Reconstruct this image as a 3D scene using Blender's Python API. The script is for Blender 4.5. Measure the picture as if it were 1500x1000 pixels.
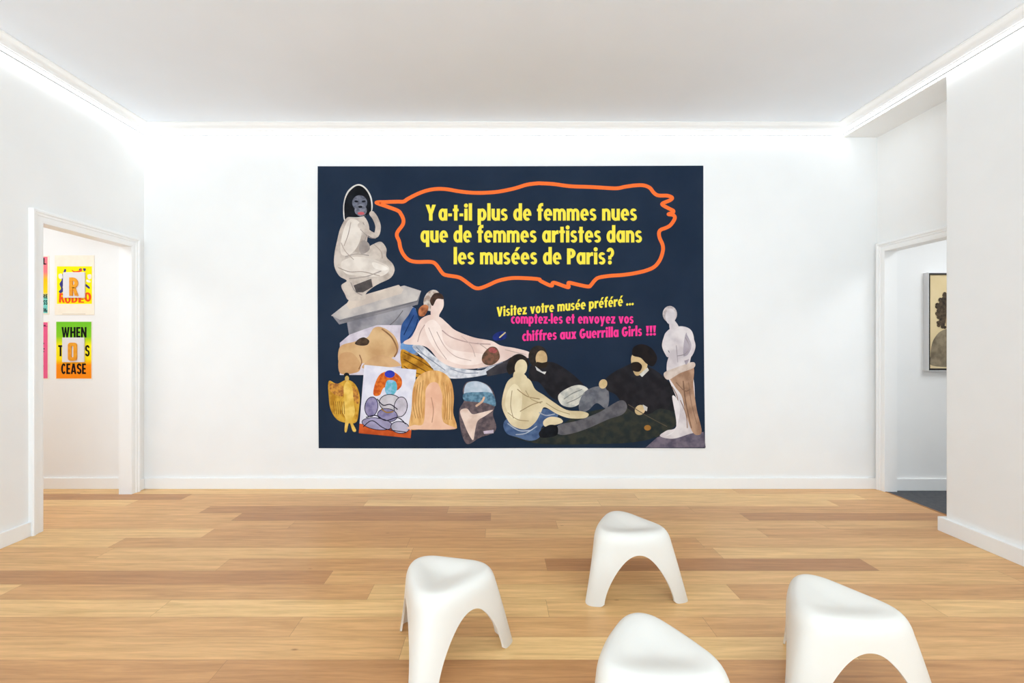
import bpy, bmesh, math, random
from mathutils import Vector
from mathutils.geometry import tessellate_polygon

for o in list(bpy.data.objects):
    bpy.data.objects.remove(o)
SC = bpy.context.scene
COL = SC.collection
random.seed(4)

# ------------------------------------------------------------------ camera
F_PX = 668.0                      # focal length in pixels of the 1500 px frame
CX, CY, CAM_Z = 727.0, 501.0, 1.41
cd = bpy.data.cameras.new('camera')
cd.sensor_width = 36.0
cd.lens = F_PX * 36.0 / 1500.0
cd.shift_x = (750.0 - CX) / 1500.0
cd.shift_y = (CY - 500.0) / 1500.0
cd.clip_start = 0.05
cam = bpy.data.objects.new('camera', cd)
cam.location = (0, 0, CAM_Z)
cam.rotation_euler = (math.radians(90), 0, 0)
COL.objects.link(cam)
SC.camera = cam

# ------------------------------------------------------------------ world, lights, exposure
w = bpy.data.worlds.new('daylight')
SC.world = w
w.use_nodes = True
bg = w.node_tree.nodes['Background']
bg.inputs[0].default_value = (0.86, 0.93, 1.0, 1)
bg.inputs[1].default_value = 1.0

def area(name, loc, rot, sx, sy, power, color=(1, 1, 1)):
    l = bpy.data.lights.new(name, 'AREA')
    l.shape = 'RECTANGLE'
    l.size, l.size_y = sx, sy
    l.energy = power
    l.color = color
    o = bpy.data.objects.new(name, l)
    o.location = loc
    o.rotation_euler = rot
    COL.objects.link(o)
    return o

REAR_FILL_W = 372.0
LED_FACE = 2.6
LED_DOWN = 7.5
# added fill lamp in the rear window opening, tilted up to brighten the ceiling
area('rear_fill_uplight', (0, -3.02, 1.75), (math.radians(148), 0, 0), 4.8, 2.5, REAR_FILL_W, (0.70, 0.875, 1.0))
# lamps of the two neighbouring rooms
area('side_room_lamp', (-4.7, 2.9, 2.95), (0, 0, 0), 1.2, 1.6, 36.0, (0.86, 0.94, 1.0))
area('hall_lamp', (4.75, 2.9, 2.95), (0, 0, 0), 0.9, 1.2, 31.0, (0.95, 0.98, 1.0))

SC.view_settings.view_transform = 'Standard'
SC.view_settings.look = 'None'
SC.view_settings.exposure = 0.05
SC.view_settings.gamma = 1.0
SC.view_settings.use_curve_mapping = False
SC.cycles.max_bounces = 14
SC.cycles.diffuse_bounces = 9
SC.cycles.glossy_bounces = 4

# ------------------------------------------------------------------ measures (metres)
YB = 4.40            # back wall
XL = -3.40           # left wall
XR = 3.34            # near part of the right wall
XQ = 3.677           # recessed part of the right wall
YE = 3.394           # where the near part of the right wall ends
ZC = 3.48            # ceiling
ZS = 3.385           # soffit over the recess, lower edge of the light line
YR = -3.0            # wall behind the camera
BB_H, BB_T = 0.105, 0.02

# ------------------------------------------------------------------ helpers
def lin(c):
    return tuple(((v / 255.0) / 12.92) if v / 255.0 <= 0.04045 else (((v / 255.0) + 0.055) / 1.055) ** 2.4 for v in c)

def new_mat(name, rgb, rough=0.6, spec=0.3):
    m = bpy.data.materials.new(name)
    m.use_nodes = True
    b = m.node_tree.nodes['Principled BSDF']
    b.inputs['Base Color'].default_value = (*lin(rgb), 1)
    b.inputs['Roughness'].default_value = rough
    b.inputs['Specular IOR Level'].default_value = spec
    return m

def noise_mat(name, c1, c2, scale=8, detail=3, rough=0.7, spec=0.2, stretch=(1, 1, 1), bump=0.0, bump_scale=60, lo=0.35, hi=0.65):
    m = new_mat(name, c1, rough, spec)
    nt = m.node_tree
    b = nt.nodes['Principled BSDF']
    tc = nt.nodes.new('ShaderNodeTexCoord')
    mp = nt.nodes.new('ShaderNodeMapping')
    mp.inputs['Scale'].default_value = stretch
    nt.links.new(tc.outputs['Object'], mp.inputs['Vector'])
    n = nt.nodes.new('ShaderNodeTexNoise')
    n.inputs['Scale'].default_value = scale
    n.inputs['Detail'].default_value = detail
    nt.links.new(mp.outputs[0], n.inputs['Vector'])
    r = nt.nodes.new('ShaderNodeValToRGB')
    r.color_ramp.elements[0].position = lo
    r.color_ramp.elements[1].position = hi
    r.color_ramp.elements[0].color = (*lin(c1), 1)
    r.color_ramp.elements[1].color = (*lin(c2), 1)
    nt.links.new(n.outputs['Fac'], r.inputs['Fac'])
    nt.links.new(r.outputs['Color'], b.inputs['Base Color'])
    if bump:
        n2 = nt.nodes.new('ShaderNodeTexNoise')
        n2.inputs['Scale'].default_value = bump_scale
        n2.inputs['Detail'].default_value = 4
        nt.links.new(mp.outputs[0], n2.inputs['Vector'])
        bp = nt.nodes.new('ShaderNodeBump')
        bp.inputs['Strength'].default_value = bump
        bp.inputs['Distance'].default_value = 0.01
        nt.links.new(n2.outputs['Fac'], bp.inputs['Height'])
        nt.links.new(bp.outputs[0], b.inputs['Normal'])
    return m

MAT = {}
MAT['wall'] = noise_mat('white_wall_paint', (240, 240, 239), (238, 238, 237), 3, 2, 0.75, 0.2, bump=0.03, bump_scale=90)
MAT['ceiling'] = noise_mat('ceiling_paint', (234, 239, 245), (232, 237, 243), 2, 2, 0.85, 0.1)
MAT['trim'] = new_mat('white_trim_gloss_paint', (242, 242, 241), 0.4, 0.4)
MAT['stool'] = new_mat('cream_white_plastic', (229, 224, 215), 0.42, 0.4)
MAT['carpet'] = noise_mat('dark_grey_linoleum', (72, 74, 78), (84, 86, 90), 30, 4, 0.7, 0.3)
MAT['threshold'] = noise_mat('oak_edge', (150, 104, 62), (172, 124, 78), 20, 4, 0.5, 0.3)

def emis(name, strength, rgb=(0.88, 0.95, 1.0)):
    m = bpy.data.materials.new(name)
    m.use_nodes = True
    nt = m.node_tree
    b = nt.nodes['Principled BSDF']
    b.inputs['Base Color'].default_value = (0.9, 0.9, 0.9, 1)
    b.inputs['Emission Color'].default_value = (*rgb, 1)
    b.inputs['Emission Strength'].default_value = strength
    return m
MAT['led_rail'] = new_mat('light_grey_rail', (205, 205, 204), 0.5, 0.3)
MAT['led'] = emis('led_diffuser', LED_FACE)
MAT['led_down'] = emis('led_lower_diffuser', LED_DOWN)

def oak_floor():
    m = bpy.data.materials.new('oak_plank_floor')
    m.use_nodes = True
    nt = m.node_tree
    N, L = nt.nodes, nt.links
    b = N['Principled BSDF']
    tc = N.new('ShaderNodeTexCoord')
    sep = N.new('ShaderNodeSeparateXYZ')
    L.new(tc.outputs['Object'], sep.inputs[0])
    def M(op, a, c=None):
        n = N.new('ShaderNodeMath')
        n.operation = op
        for i, v in enumerate((a, c)):
            if v is None:
                continue
            if isinstance(v, (int, float)):
                n.inputs[i].default_value = v
            else:
                L.new(v, n.inputs[i])
        return n.outputs[0]
    PW, PL = 0.158, 2.05
    ys = M('DIVIDE', M('ADD', sep.outputs['Y'], 0.029), PW)
    row = M('FLOOR', ys)
    wn = N.new('ShaderNodeTexWhiteNoise')
    wn.noise_dimensions = '1D'
    L.new(M('ADD', row, 17.3), wn.inputs['W'])
    xs = M('DIVIDE', M('ADD', sep.outputs['X'], M('MULTIPLY', wn.outputs['Value'], 7.0)), PL)
    col = M('FLOOR', xs)
    cmb = N.new('ShaderNodeCombineXYZ')
    L.new(row, cmb.inputs[0]); L.new(col, cmb.inputs[1])
    wp = N.new('ShaderNodeTexWhiteNoise')
    wp.noise_dimensions = '2D'
    L.new(cmb.outputs[0], wp.inputs['Vector'])
    ramp = N.new('ShaderNodeValToRGB')
    cr = ramp.color_ramp
    cr.elements[0].position, cr.elements[0].color = 0.0, (*lin((184, 132, 86)), 1)
    cr.elements[1].position, cr.elements[1].color = 1.0, (*lin((236, 196, 136)), 1)
    e = cr.elements.new(0.18); e.color = (*lin((207, 155, 103)), 1)
    e = cr.elements.new(0.5); e.color = (*lin((219, 170, 115)), 1)
    e = cr.elements.new(0.8); e.color = (*lin((228, 184, 126)), 1)
    L.new(wp.outputs['Value'], ramp.inputs['Fac'])
    # grain, running along the planks, different in each plank
    g = N.new('ShaderNodeCombineXYZ')
    L.new(M('ADD', M('MULTIPLY', sep.outputs['X'], 1.5), M('MULTIPLY', wp.outputs['Value'], 61.0)), g.inputs[0])
    L.new(M('MULTIPLY', sep.outputs['Y'], 24.0), g.inputs[1])
    L.new(M('MULTIPLY', wp.outputs['Value'], 13.0), g.inputs[2])
    n1 = N.new('ShaderNodeTexNoise'); n1.inputs['Scale'].default_value = 1.6; n1.inputs['Detail'].default_value = 6
    n1.inputs['Distortion'].default_value = 0.6
    L.new(g.outputs[0], n1.inputs['Vector'])
    r1 = N.new('ShaderNodeValToRGB')
    r1.color_ramp.elements[0].position, r1.color_ramp.elements[0].color = 0.25, (0.74, 0.68, 0.6, 1)
    r1.color_ramp.elements[1].position, r1.color_ramp.elements[1].color = 0.7, (1.1, 1.1, 1.09, 1)
    L.new(n1.outputs['Fac'], r1.inputs['Fac'])
    mx = N.new('ShaderNodeMix'); mx.data_type = 'RGBA'; mx.blend_type = 'MULTIPLY'
    mx.inputs['Factor'].default_value = 0.9
    L.new(ramp.outputs['Color'], mx.inputs['A']); L.new(r1.outputs['Color'], mx.inputs['B'])
    # fine pores
    g2 = N.new('ShaderNodeCombineXYZ')
    L.new(M('ADD', M('MULTIPLY', sep.outputs['X'], 10.0), M('MULTIPLY', wp.outputs['Value'], 31.0)), g2.inputs[0])
    L.new(M('MULTIPLY', sep.outputs['Y'], 220.0), g2.inputs[1])
    n2 = N.new('ShaderNodeTexNoise'); n2.inputs['Scale'].default_value = 1.0; n2.inputs['Detail'].default_value = 3
    L.new(g2.outputs[0], n2.inputs['Vector'])
    r2 = N.new('ShaderNodeValToRGB')
    r2.color_ramp.elements[0].position, r2.color_ramp.elements[0].color = 0.3, (0.86, 0.83, 0.8, 1)
    r2.color_ramp.elements[1].position, r2.color_ramp.elements[1].color = 0.55, (1.03, 1.03, 1.03, 1)
    L.new(n2.outputs['Fac'], r2.inputs['Fac'])
    mx2 = N.new('ShaderNodeMix'); mx2.data_type = 'RGBA'; mx2.blend_type = 'MULTIPLY'
    mx2.inputs['Factor'].default_value = 0.7
    L.new(mx.outputs['Result'], mx2.inputs['A']); L.new(r2.outputs['Color'], mx2.inputs['B'])
    # small dark knots
    gk = N.new('ShaderNodeCombineXYZ')
    L.new(M('MULTIPLY', sep.outputs['X'], 1.3), gk.inputs[0]); L.new(M('MULTIPLY', sep.outputs['Y'], 3.4), gk.inputs[1])
    vo = N.new('ShaderNodeTexVoronoi'); vo.inputs['Scale'].default_value = 1.3
    L.new(gk.outputs[0], vo.inputs['Vector'])
    rk = N.new('ShaderNodeValToRGB')
    rk.color_ramp.elements[0].position, rk.color_ramp.elements[0].color = 0.012, (0.5, 0.38, 0.27, 1)
    rk.color_ramp.elements[1].position, rk.color_ramp.elements[1].color = 0.035, (1, 1, 1, 1)
    L.new(vo.outputs['Distance'], rk.inputs['Fac'])
    mx3 = N.new('ShaderNodeMix'); mx3.data_type = 'RGBA'; mx3.blend_type = 'MULTIPLY'
    mx3.inputs['Factor'].default_value = 0.8
    L.new(mx2.outputs['Result'], mx3.inputs['A']); L.new(rk.outputs['Color'], mx3.inputs['B'])
    # seams
    fy = M('FRACT', ys); fx = M('FRACT', xs)
    dy = M('MULTIPLY', M('MINIMUM', fy, M('SUBTRACT', 1.0, fy)), PW)
    dx = M('MULTIPLY', M('MINIMUM', fx, M('SUBTRACT', 1.0, fx)), PL)
    d = M('MINIMUM', dy, dx)
    seam = M('LESS_THAN', d, 0.0011)
    mx4 = N.new('ShaderNodeMix'); mx4.data_type = 'RGBA'
    mx4.inputs['B'].default_value = (*lin((140, 98, 60)), 1)
    L.new(M('MULTIPLY', seam, 0.6), mx4.inputs['Factor'])
    L.new(mx3.outputs['Result'], mx4.inputs['A'])
    L.new(mx4.outputs['Result'], b.inputs['Base Color'])
    b.inputs['Roughness'].default_value = 0.4
    b.inputs['Specular IOR Level'].default_value = 0.5
    bp = N.new('ShaderNodeBump'); bp.inputs['Strength'].default_value = 0.08; bp.inputs['Distance'].default_value = 0.004
    L.new(n2.outputs['Fac'], bp.inputs['Height'])
    L.new(bp.outputs[0], b.inputs['Normal'])
    return m
MAT['floor'] = oak_floor()

def link_mesh(name, me, mats, parent=None):
    o = bpy.data.objects.new(name, me)
    for m in (mats if isinstance(mats, (list, tuple)) else [mats]):
        me.materials.append(m)
    COL.objects.link(o)
    if parent:
        o.parent = parent
    return o

def obj(name, bm, mats, parent=None, smooth=False):
    me = bpy.data.meshes.new(name)
    bm.normal_update()
    bm.to_mesh(me)
    bm.free()
    if smooth:
        for p in me.polygons:
            p.use_smooth = True
    return link_mesh(name, me, mats, parent)

def struct(name, bm, m, parent=None, smooth=False):
    o = obj(name, bm, m, parent, smooth)
    if parent is None:
        o['kind'] = 'structure'
    return o

def tag(o, label, cat, group=None):
    o['label'] = label
    o['category'] = cat
    if group:
        o['group'] = group
    return o

def thing(name, label, cat, loc=(0, 0, 0), rz=0.0, group=None):
    o = bpy.data.objects.new(name, None)
    o.empty_display_size = 0.1
    o.location = loc
    o.rotation_euler = (0, 0, rz)
    COL.objects.link(o)
    return tag(o, label, cat, group)

def box(bm, x0, x1, y0, y1, z0, z1, mi=0, bevel=0.0):
    v = [bm.verts.new((x, y, z)) for x in (x0, x1) for y in (y0, y1) for z in (z0, z1)]
    fs = []
    for idx in ((0, 1, 3, 2), (4, 6, 7, 5), (0, 4, 5, 1), (2, 3, 7, 6), (0, 2, 6, 4), (1, 5, 7, 3)):
        f = bm.faces.new([v[i] for i in idx])
        f.material_index = mi
        fs.append(f)
    if bevel:
        es = list({e for f in fs for e in f.edges})
        bmesh.ops.bevel(bm, geom=es, offset=bevel, segments=2, affect='EDGES', profile=0.5)

def boxes(*bs, bevel=0.0):
    bm = bmesh.new()
    for b in bs:
        box(bm, *b, bevel=bevel)
    return bm

# ------------------------------------------------------------------ room shell
struct('floor', boxes((-6.2, XQ - 0.012, YR - 0.1, YB + 0.1, -0.1, 0.0)), MAT['floor'])
struct('floor_hall', boxes((XQ + 0.004, 6.2, 1.2, YB + 0.1, -0.1, -0.004)), MAT['carpet'])
struct('trim_3', boxes((XQ - 0.012, XQ + 0.004, 3.40, YB, -0.1, 0.003)), MAT['threshold'])
struct('ceiling', boxes((XL - 0.1, XQ + 0.1, YR - 0.1, YB + 0.1, ZC, ZC + 0.1)), MAT['ceiling'])
struct('ceiling_recess', boxes((XR, XQ, YE, YB, ZS, ZC)), MAT['wall'])
struct('wall_back', boxes((-6.2, XQ + 0.1, YB, YB + 0.1, 0.0, ZC)), MAT['wall'])

D1 = (3.402, 4.231, 2.30)            # left doorway: y0, y1, height
bm = boxes((XL - 0.10, XL, YR, D1[0], 0, ZC), (XL - 0.10, XL, D1[0], D1[1], D1[2], ZC), (XL - 0.10, XL, D1[1], YB, 0, ZC))
struct('wall_left', bm, MAT['wall'])
bm = bmesh.new()
box(bm, XR, XQ + 0.1, YR, YE, 0, ZC)
es = [e for e in bm.edges if all(abs(v.co.x - XR) < 1e-4 and abs(v.co.y - YE) < 1e-4 for v in e.verts)]
bmesh.ops.bevel(bm, geom=es, offset=0.020, segments=4, affect='EDGES', profile=0.5)
struct('wall_right', bm, MAT['wall'])
D2 = (3.47, 4.30, 2.272)            # right doorway
bm = boxes((XQ, XQ + 0.10, YE, D2[0], 0, ZC), (XQ, XQ + 0.10, D2[0], D2[1], D2[2], ZC), (XQ, XQ + 0.10, D2[1], YB, 0, ZC))
struct('wall_recess', bm, MAT['wall'])
# wall behind the camera with an assumed window opening
bm = boxes((XL - 0.1, -2.4, YR - 0.1, YR, 0, ZC), (2.4, XQ + 0.1, YR - 0.1, YR, 0, ZC), (-2.4, 2.4, YR - 0.1, YR, 0, 0.5), (-2.4, 2.4, YR - 0.1, YR, 3.0, ZC))
struct('wall_rear', bm, MAT['wall'])
# neighbouring room on the left
struct('ceiling_side_room', boxes((-6.2, XL - 0.1, 0.9, YB + 0.1, 3.1, 3.2)), MAT['ceiling'])
struct('wall_side_room', boxes((-6.3, -6.2, 0.9, YB + 0.1, 0, 3.1), (-6.2, XL - 0.1, 0.8, 0.9, 0, 3.1)), MAT['wall'])
# hall on the right
YH = 4.36
struct('ceiling_hall', boxes((XQ + 0.1, 6.2, 1.2, YB + 0.1, 3.1, 3.2)), MAT['ceiling'])
struct('wall_hall', boxes((XQ + 0.1, 6.2, YH, YB + 0.1, 0, 3.1), (6.2, 6.3, 1.2, YB + 0.1, 0, 3.1), (XQ + 0.1, 6.2, 1.1, 1.2, 0, 3.1)), MAT['wall'])

# baseboards
def board(*b):
    return boxes(*b, bevel=0.003)
struct('baseboard_left', board((XL, XL + BB_T, YR, 3.314, 0, BB_H), (XL, XL + BB_T, 4.3195, YB, 0, BB_H)), MAT['trim'])
struct('baseboard_back', board((XL + BB_T, XQ - 0.002, YB - BB_T, YB, 0, BB_H)), MAT['trim'])
struct('baseboard_right', board((XR - 0.028, XR, YR, YE + 0.03, 0, BB_H), (XR, XR + 0.25, YE, YE + 0.03, 0, BB_H)), MAT['trim'])
struct('baseboard_side_room', board((-6.2, XL - 0.1, YB - BB_T, YB, 0, BB_H)), MAT['trim'])
struct('baseboard_hall', board((XQ + 0.1, 6.2, YH - BB_T, YH, -0.004, BB_H + 0.005)), MAT['trim'])

# door casings, mitred round the opening
def casing(name, xw, sgn, d, wid):
    y0, y1, h = d
    k = wid / 0.085
    prof = [(0.0, -0.10), (0.0, 0.018), (0.012 * k, 0.021), (0.040 * k, 0.021), (0.045 * k, 0.027), (0.058 * k, 0.027),
            (0.066 * k, 0.036), (0.080 * k, 0.036), (0.085 * k, 0.030), (0.085 * k, 0.0)]
    bm = bmesh.new()
    rings = []
    for u, v in prof:
        x = xw + sgn * v
        rings.append([bm.verts.new((x, y, z)) for y, z in ((y0 - u, 0), (y0 - u, h + u), (y1 + u, h + u), (y1 + u, 0))])
    for a, b in zip(rings, rings[1:]):
        for i in range(3):
            bm.faces.new((a[i], a[i + 1], b[i + 1], b[i]) if sgn > 0 else (a[i], b[i], b[i + 1], a[i + 1]))
    # inner lining shifted a hair into the opening, so that it never coincides with the wall
    for v in bm.verts:
        for lim, s in ((y0, 1), (y1, -1)):
            if abs(v.co.y - lim) < 1e-6:
                v.co.y += s * 0.003
        if abs(v.co.z - h) < 1e-6:
            v.co.z -= 0.003
    return struct(name, bm, MAT['trim'])
casing('door_1', XL, 1, D1, 0.088)
casing('door_2', XQ, -1, D2, 0.082)

# cornice under the ceiling, mitred round three sides
def sweep_room(prof, cap=False):
    bm = bmesh.new()
    rings = []
    for d, z in prof:
        rings.append([bm.verts.new(p) for p in ((XL + d, YR, z), (XL + d, YB - d, z), (XR - d, YB - d, z), (XR - d, YR, z))])
    for a, b in zip(rings, rings[1:]):
        for i in range(3):
            bm.faces.new((a[i], b[i], b[i + 1], a[i + 1]))
    return bm
cove = [(0.098 - 0.048 * math.sin(t * math.pi / 2 / 6), 3.466 - 0.030 * (1 - math.cos(t * math.pi / 2 / 6))) for t in range(7)]
prof = [(0.122, ZC), (0.122, 3.472), (0.112, 3.468)] + [(0.108, 3.468)] + cove + [(0.050, 3.430), (0.036, 3.430), (0.036, 3.4225), (0.0, 3.4225)]
struct('trim_1', sweep_room(prof), MAT['trim'])
# light lines: one strip along each wall
def led(name, label, pts_fn):
    # housing top, front diffuser, plain lower lip, downward diffuser
    prof = [(0.001, 3.422), (0.033, 3.422), (0.033, 3.396), (0.035, 3.396), (0.035, 3.384), (0.030, 3.384), (0.030, 3.388), (0.002, 3.388)]
    slots = (2, 0, 2, 2, 2, 2, 1)
    bm = bmesh.new()
    rings = [[bm.verts.new(p) for p in pts_fn(d, z)] for d, z in prof]
    for (a, b), k in zip(zip(rings, rings[1:]), slots):
        bm.faces.new((a[0], b[0], b[1], a[1])).material_index = k
    o = obj(name, bm, [MAT['led'], MAT['led_down'], MAT['led_rail']])
    return tag(o, label, 'light', 'light strips under the cornice')
led('light_strip', 'bright white light strip under the cornice of the left wall', lambda d, z: ((XL + d, YR, z), (XL + d, YB - d, z)))
led('light_strip', 'bright white light strip above the dark banner on the back wall', lambda d, z: ((XL + d, YB - d, z), (XR - d, YB - d, z)))
led('light_strip', 'bright white light strip along the cornice of the right wall', lambda d, z: ((XR - d, YB - d, z), (XR - d, YR, z)))

# frame of the unseen window assumed behind the camera
bm = bmesh.new()
for x in (-2.4, -0.83, 0.77, 2.34):
    box(bm, x, x + 0.06, YR - 0.09, YR - 0.03, 0.5, 3.0)
for z in (0.5, 2.25, 2.94):
    box(bm, -2.4, 2.4, YR - 0.088, YR - 0.032, z, z + 0.06)
struct('window_1', bm, MAT['trim'])

# ------------------------------------------------------------------ stools
def tri(phi, apo, p):
    s = 0.0
    for k in range(3):
        c = math.cos(phi - math.radians(60 + 120 * k))   # edge normals; corners at 0, 120, 240 degrees
        if c > 0:
            s += c ** p
    return apo * s ** (-1.0 / p)

Z_SPLIT = 0.272
ARCH = 0.262
LEG_HALF = math.radians(13.8)
def stool_profile(phi, zb):
    """outer surface from the seat centre to the lower edge, as (r, z, block)."""
    rs = tri(phi, 0.121, 2.1)       # rim crest
    rb = tri(phi, 0.187, 4.6)        # on the floor
    def side(z):                     # radius of the side below the shoulder
        t = max(0.0, min(1.0, (0.330 - z) / 0.330))
        r0 = rs + 0.052
        return r0 + (rb - r0) * (t ** 0.92)
    pts = []
    # dished seat
    edge = (math.cos(3 * phi) + 1) / 2            # 1 at the corners
    crest = 0.366 + 0.003 * edge
    dip = 0.343
    for i in range(11):
        t = i / 11.0
        s = t * t * (3 - 2 * t)
        pts.append((rs * t, dip + (crest - dip) * s ** 1.15, 0))
    # crest and shoulder
    r1, z1 = side(0.300), 0.300
    p0, p1, p2, p3 = (rs, crest), (rs + 0.034, crest + 0.003), (r1 - (side(0.285) - side(0.305)) * 1.5, 0.340), (r1, z1)
    for i in range(9):
        t = i / 8.0
        a = [(1 - t) ** 3, 3 * t * (1 - t) ** 2, 3 * t * t * (1 - t), t ** 3]
        pts.append((sum(a[j] * q[0] for j, q in enumerate((p0, p1, p2, p3))), sum(a[j] * q[1] for j, q in enumerate((p0, p1, p2, p3))), 0))
    for i in range(1, 5):
        z = 0.300 + (Z_SPLIT - 0.300) * i / 4.0
        pts.append((side(z), z, 0))
    for i in range(1, 17):
        z = Z_SPLIT + (zb - Z_SPLIT) * i / 16.0
        pts.append((side(z), z, 1))
    return pts

def edge_z(phi):
    d = (math.degrees(phi) + 60) % 120 - 60       # angle from the nearest corner
    d = abs(math.radians(d))
    span = math.radians(60) - LEG_HALF
    u = (math.radians(60) - d) / span             # 0 in the middle of the arch, 1 at the foot
    if u >= 1:
        # foot: slightly rounded corners
        e = (u - 1) * span / LEG_HALF
        return 0.012 * max(0.0, 1 - e / 0.22) ** 2
    return 0.012 + (ARCH - 0.012) * (1 - u ** 2.1) ** 0.56

def stool_meshes():
    phis = set()
    half = []
    span = math.radians(60) - LEG_HALF
    for i in range(9):
        half.append(LEG_HALF * i / 9.0)
    for i in range(31):                            # dense near the foot
        u = 1 - (i / 30.0) ** 1.7
        half.append(math.radians(60) - u * span)
    half = sorted(set(round(h, 6) for h in half))
    angs = []
    for k in range(3):
        base = math.radians(120 * k)
        angs += [base + h for h in half[:-1]]
        angs += [base + math.radians(120) - h for h in reversed(half[1:])]
    angs = sorted(angs)
    n = len(angs)
    cols = [stool_profile(a, edge_z(a)) for a in angs]
    m = len(cols[0])
    V = [[Vector((cols[i][j][0] * math.cos(angs[i]), cols[i][j][0] * math.sin(angs[i]), cols[i][j][1])) for j in range(m)] for i in range(n)]
    # smooth normals from the surface tangents
    NR = [[None] * m for _ in range(n)]
    for i in range(n):
        for j in range(m):
            if j == 0:
                NR[i][j] = Vector((0, 0, 1)); continue
            ja, jb = max(0, j - 1), min(m - 1, j + 1)
            td = V[i][jb] - V[i][ja]
            # horizontal tangent taken on the same height: use radius function differences
            tt = V[(i + 1) % n][min(j, m - 17)] - V[i - 1][min(j, m - 17)]
            tt.z = 0 if j > 11 else tt.z
            nn = tt.cross(td) * -1
            if nn.length < 1e-12:
                nn = Vector((math.cos(angs[i]), math.sin(angs[i]), 0))
            nn.normalize()
            if j > 10 and nn.dot(Vector((math.cos(angs[i]), math.sin(angs[i]), 0.6))) < 0:
                nn.negate()
            if j <= 10 and nn.z < 0:
                nn.negate()
            NR[i][j] = nn
    TH = 0.009
    VI = [[None] * m for _ in range(n)]
    NI = [[None] * m for _ in range(n)]
    for i in range(n):
        for j in range(m):
            q = V[i][j] - NR[i][j] * TH
            if j == m - 1 or V[i][j].z < 0.03:
                q.z = V[i][j].z
            VI[i][j] = q
            NI[i][j] = -NR[i][j]
    SPL = m - 17                                   # row index of the split height
    out = []
    def emit(name, faces):
        verts, norms, idx, polys, pn = [], [], {}, [], []
        def vid(key, p):
            if key not in idx:
                idx[key] = len(verts); verts.append(p)
            return idx[key]
        for keys, flat in faces:
            ids = [vid(k, (V if k[0] == 0 else VI)[k[1]][k[2]]) for k in keys]
            ids2, ks2 = [], []
            for a, k in zip(ids, keys):
                if not any((verts[a] - verts[b]).length < 1e-6 for b in ids2):
                    ids2.append(a); ks2.append(k)
            if len(ids2) < 3:
                continue
            polys.append(ids2)
            if flat:
                a, b, c = (verts[q] for q in ids2[:3])
                fn = (b - a).cross(c - a)
                fn = fn.normalized() if fn.length > 1e-12 else Vector((0, 0, -1))
                pn += [fn] * len(ids2)
            else:
                pn += [(NR if k[0] == 0 else NI)[k[1]][k[2]] for k in ks2]
        me = bpy.data.meshes.new(name)
        me.from_pydata([tuple(v) for v in verts], [], polys)
        me.update()
        for p in me.polygons:
            p.use_smooth = True
        me.normals_split_custom_set([tuple(v) for v in pn])
        me.materials.append(MAT['stool'])
        return me
    seat, legs = [], [[], [], []]
    for i in range(n):
        i2 = (i + 1) % n
        mid = angs[i] + ((angs[i2] - angs[i]) % (2 * math.pi)) / 2
        leg = int(((math.degrees(mid) + 60) % 360) // 120)
        for j in range(m - 1):
            tgt = seat if j < SPL else legs[leg]
            tgt.append((((0, i, j), (0, i, j + 1), (0, i2, j + 1), (0, i2, j)), False))
            tgt.append((((1, i, j), (1, i2, j), (1, i2, j + 1), (1, i, j + 1)), False))
        legs[leg].append((((0, i, m - 1), (1, i, m - 1), (1, i2, m - 1), (0, i2, m - 1)), True))
    return emit('seat', seat), [emit('leg', l) for l in legs]

SEAT_ME, LEG_MES = stool_meshes()
def make_stool():
    t = thing('stool', 'x', 'stool', group='white moulded stools')
    for nm, me in [('seat', SEAT_ME)] + [('leg', l) for l in LEG_MES]:
        o = bpy.data.objects.new(nm, me)
        COL.objects.link(o)
        o.parent = t
    return t
STOOLS = [  # x, y, direction of one leg (degrees), label
    (0.756, 2.628, 94.0, 'small white three-legged moulded stool, farthest into the room, its front arch facing us'),
    (-0.233, 2.075, -103.6, 'white three-legged stool farthest to the left, one wide leg turned towards us'),
    (0.545, 1.565, 88.0, 'white stool cut off by the lower edge with only its dished seat in view'),
    (1.388, 1.858, 88.0, 'white three-legged stool farthest to the right, on bare floor near the right wall'),
]
proto = make_stool()
for k, (x, y, a, lab) in enumerate(STOOLS):
    if k == 0:
        o = proto
    else:
        o = proto.copy(); COL.objects.link(o)
        for ch in list(proto.children):
            c = ch.copy(); COL.objects.link(c); c.parent = o
    o.location = (x, y, 0.0005)
    o.rotation_euler = (0, 0, math.radians(a))
    o['label'] = lab

# ------------------------------------------------------------------ lettering: hand drawn glyphs, x-height = 1
def ell(cx, cy, rx, ry, n=36):
    return [(cx + rx * math.cos(2 * math.pi * i / n), cy + ry * math.sin(2 * math.pi * i / n)) for i in range(n)]
def ring(cx, cy, rx, ry, ix, iy, icx=None):
    icx = cx if icx is None else icx
    return [ell(cx, cy, rx, ry), ell(icx, cy, ix, iy)]
def band(cx, cy, rx, ry, ix, iy, a0, a1, n=24):
    A = [math.radians(a0 + (a1 - a0) * i / n) for i in range(n + 1)]
    return [[(cx + rx * math.cos(a), cy + ry * math.sin(a)) for a in A] + [(cx + ix * math.cos(a), cy + iy * math.sin(a)) for a in reversed(A)]]
def rc(x0, y0, x1, y1):
    return [[(x0, y0), (x1, y0), (x1, y1), (x0, y1)]]
def pg(*p):
    return [list(p)]
S = 0.30
CAPH = 1.34
def bowl_left():
    return [ring(0.37, 0.5, 0.37, 0.52, 0.09, 0.27, 0.385), rc(0.49, 0, 0.79, 1)]
def bowl_right():
    return [ring(0.42, 0.5, 0.37, 0.52, 0.09, 0.27, 0.405), rc(0, 0, 0.30, 1)]
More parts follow.
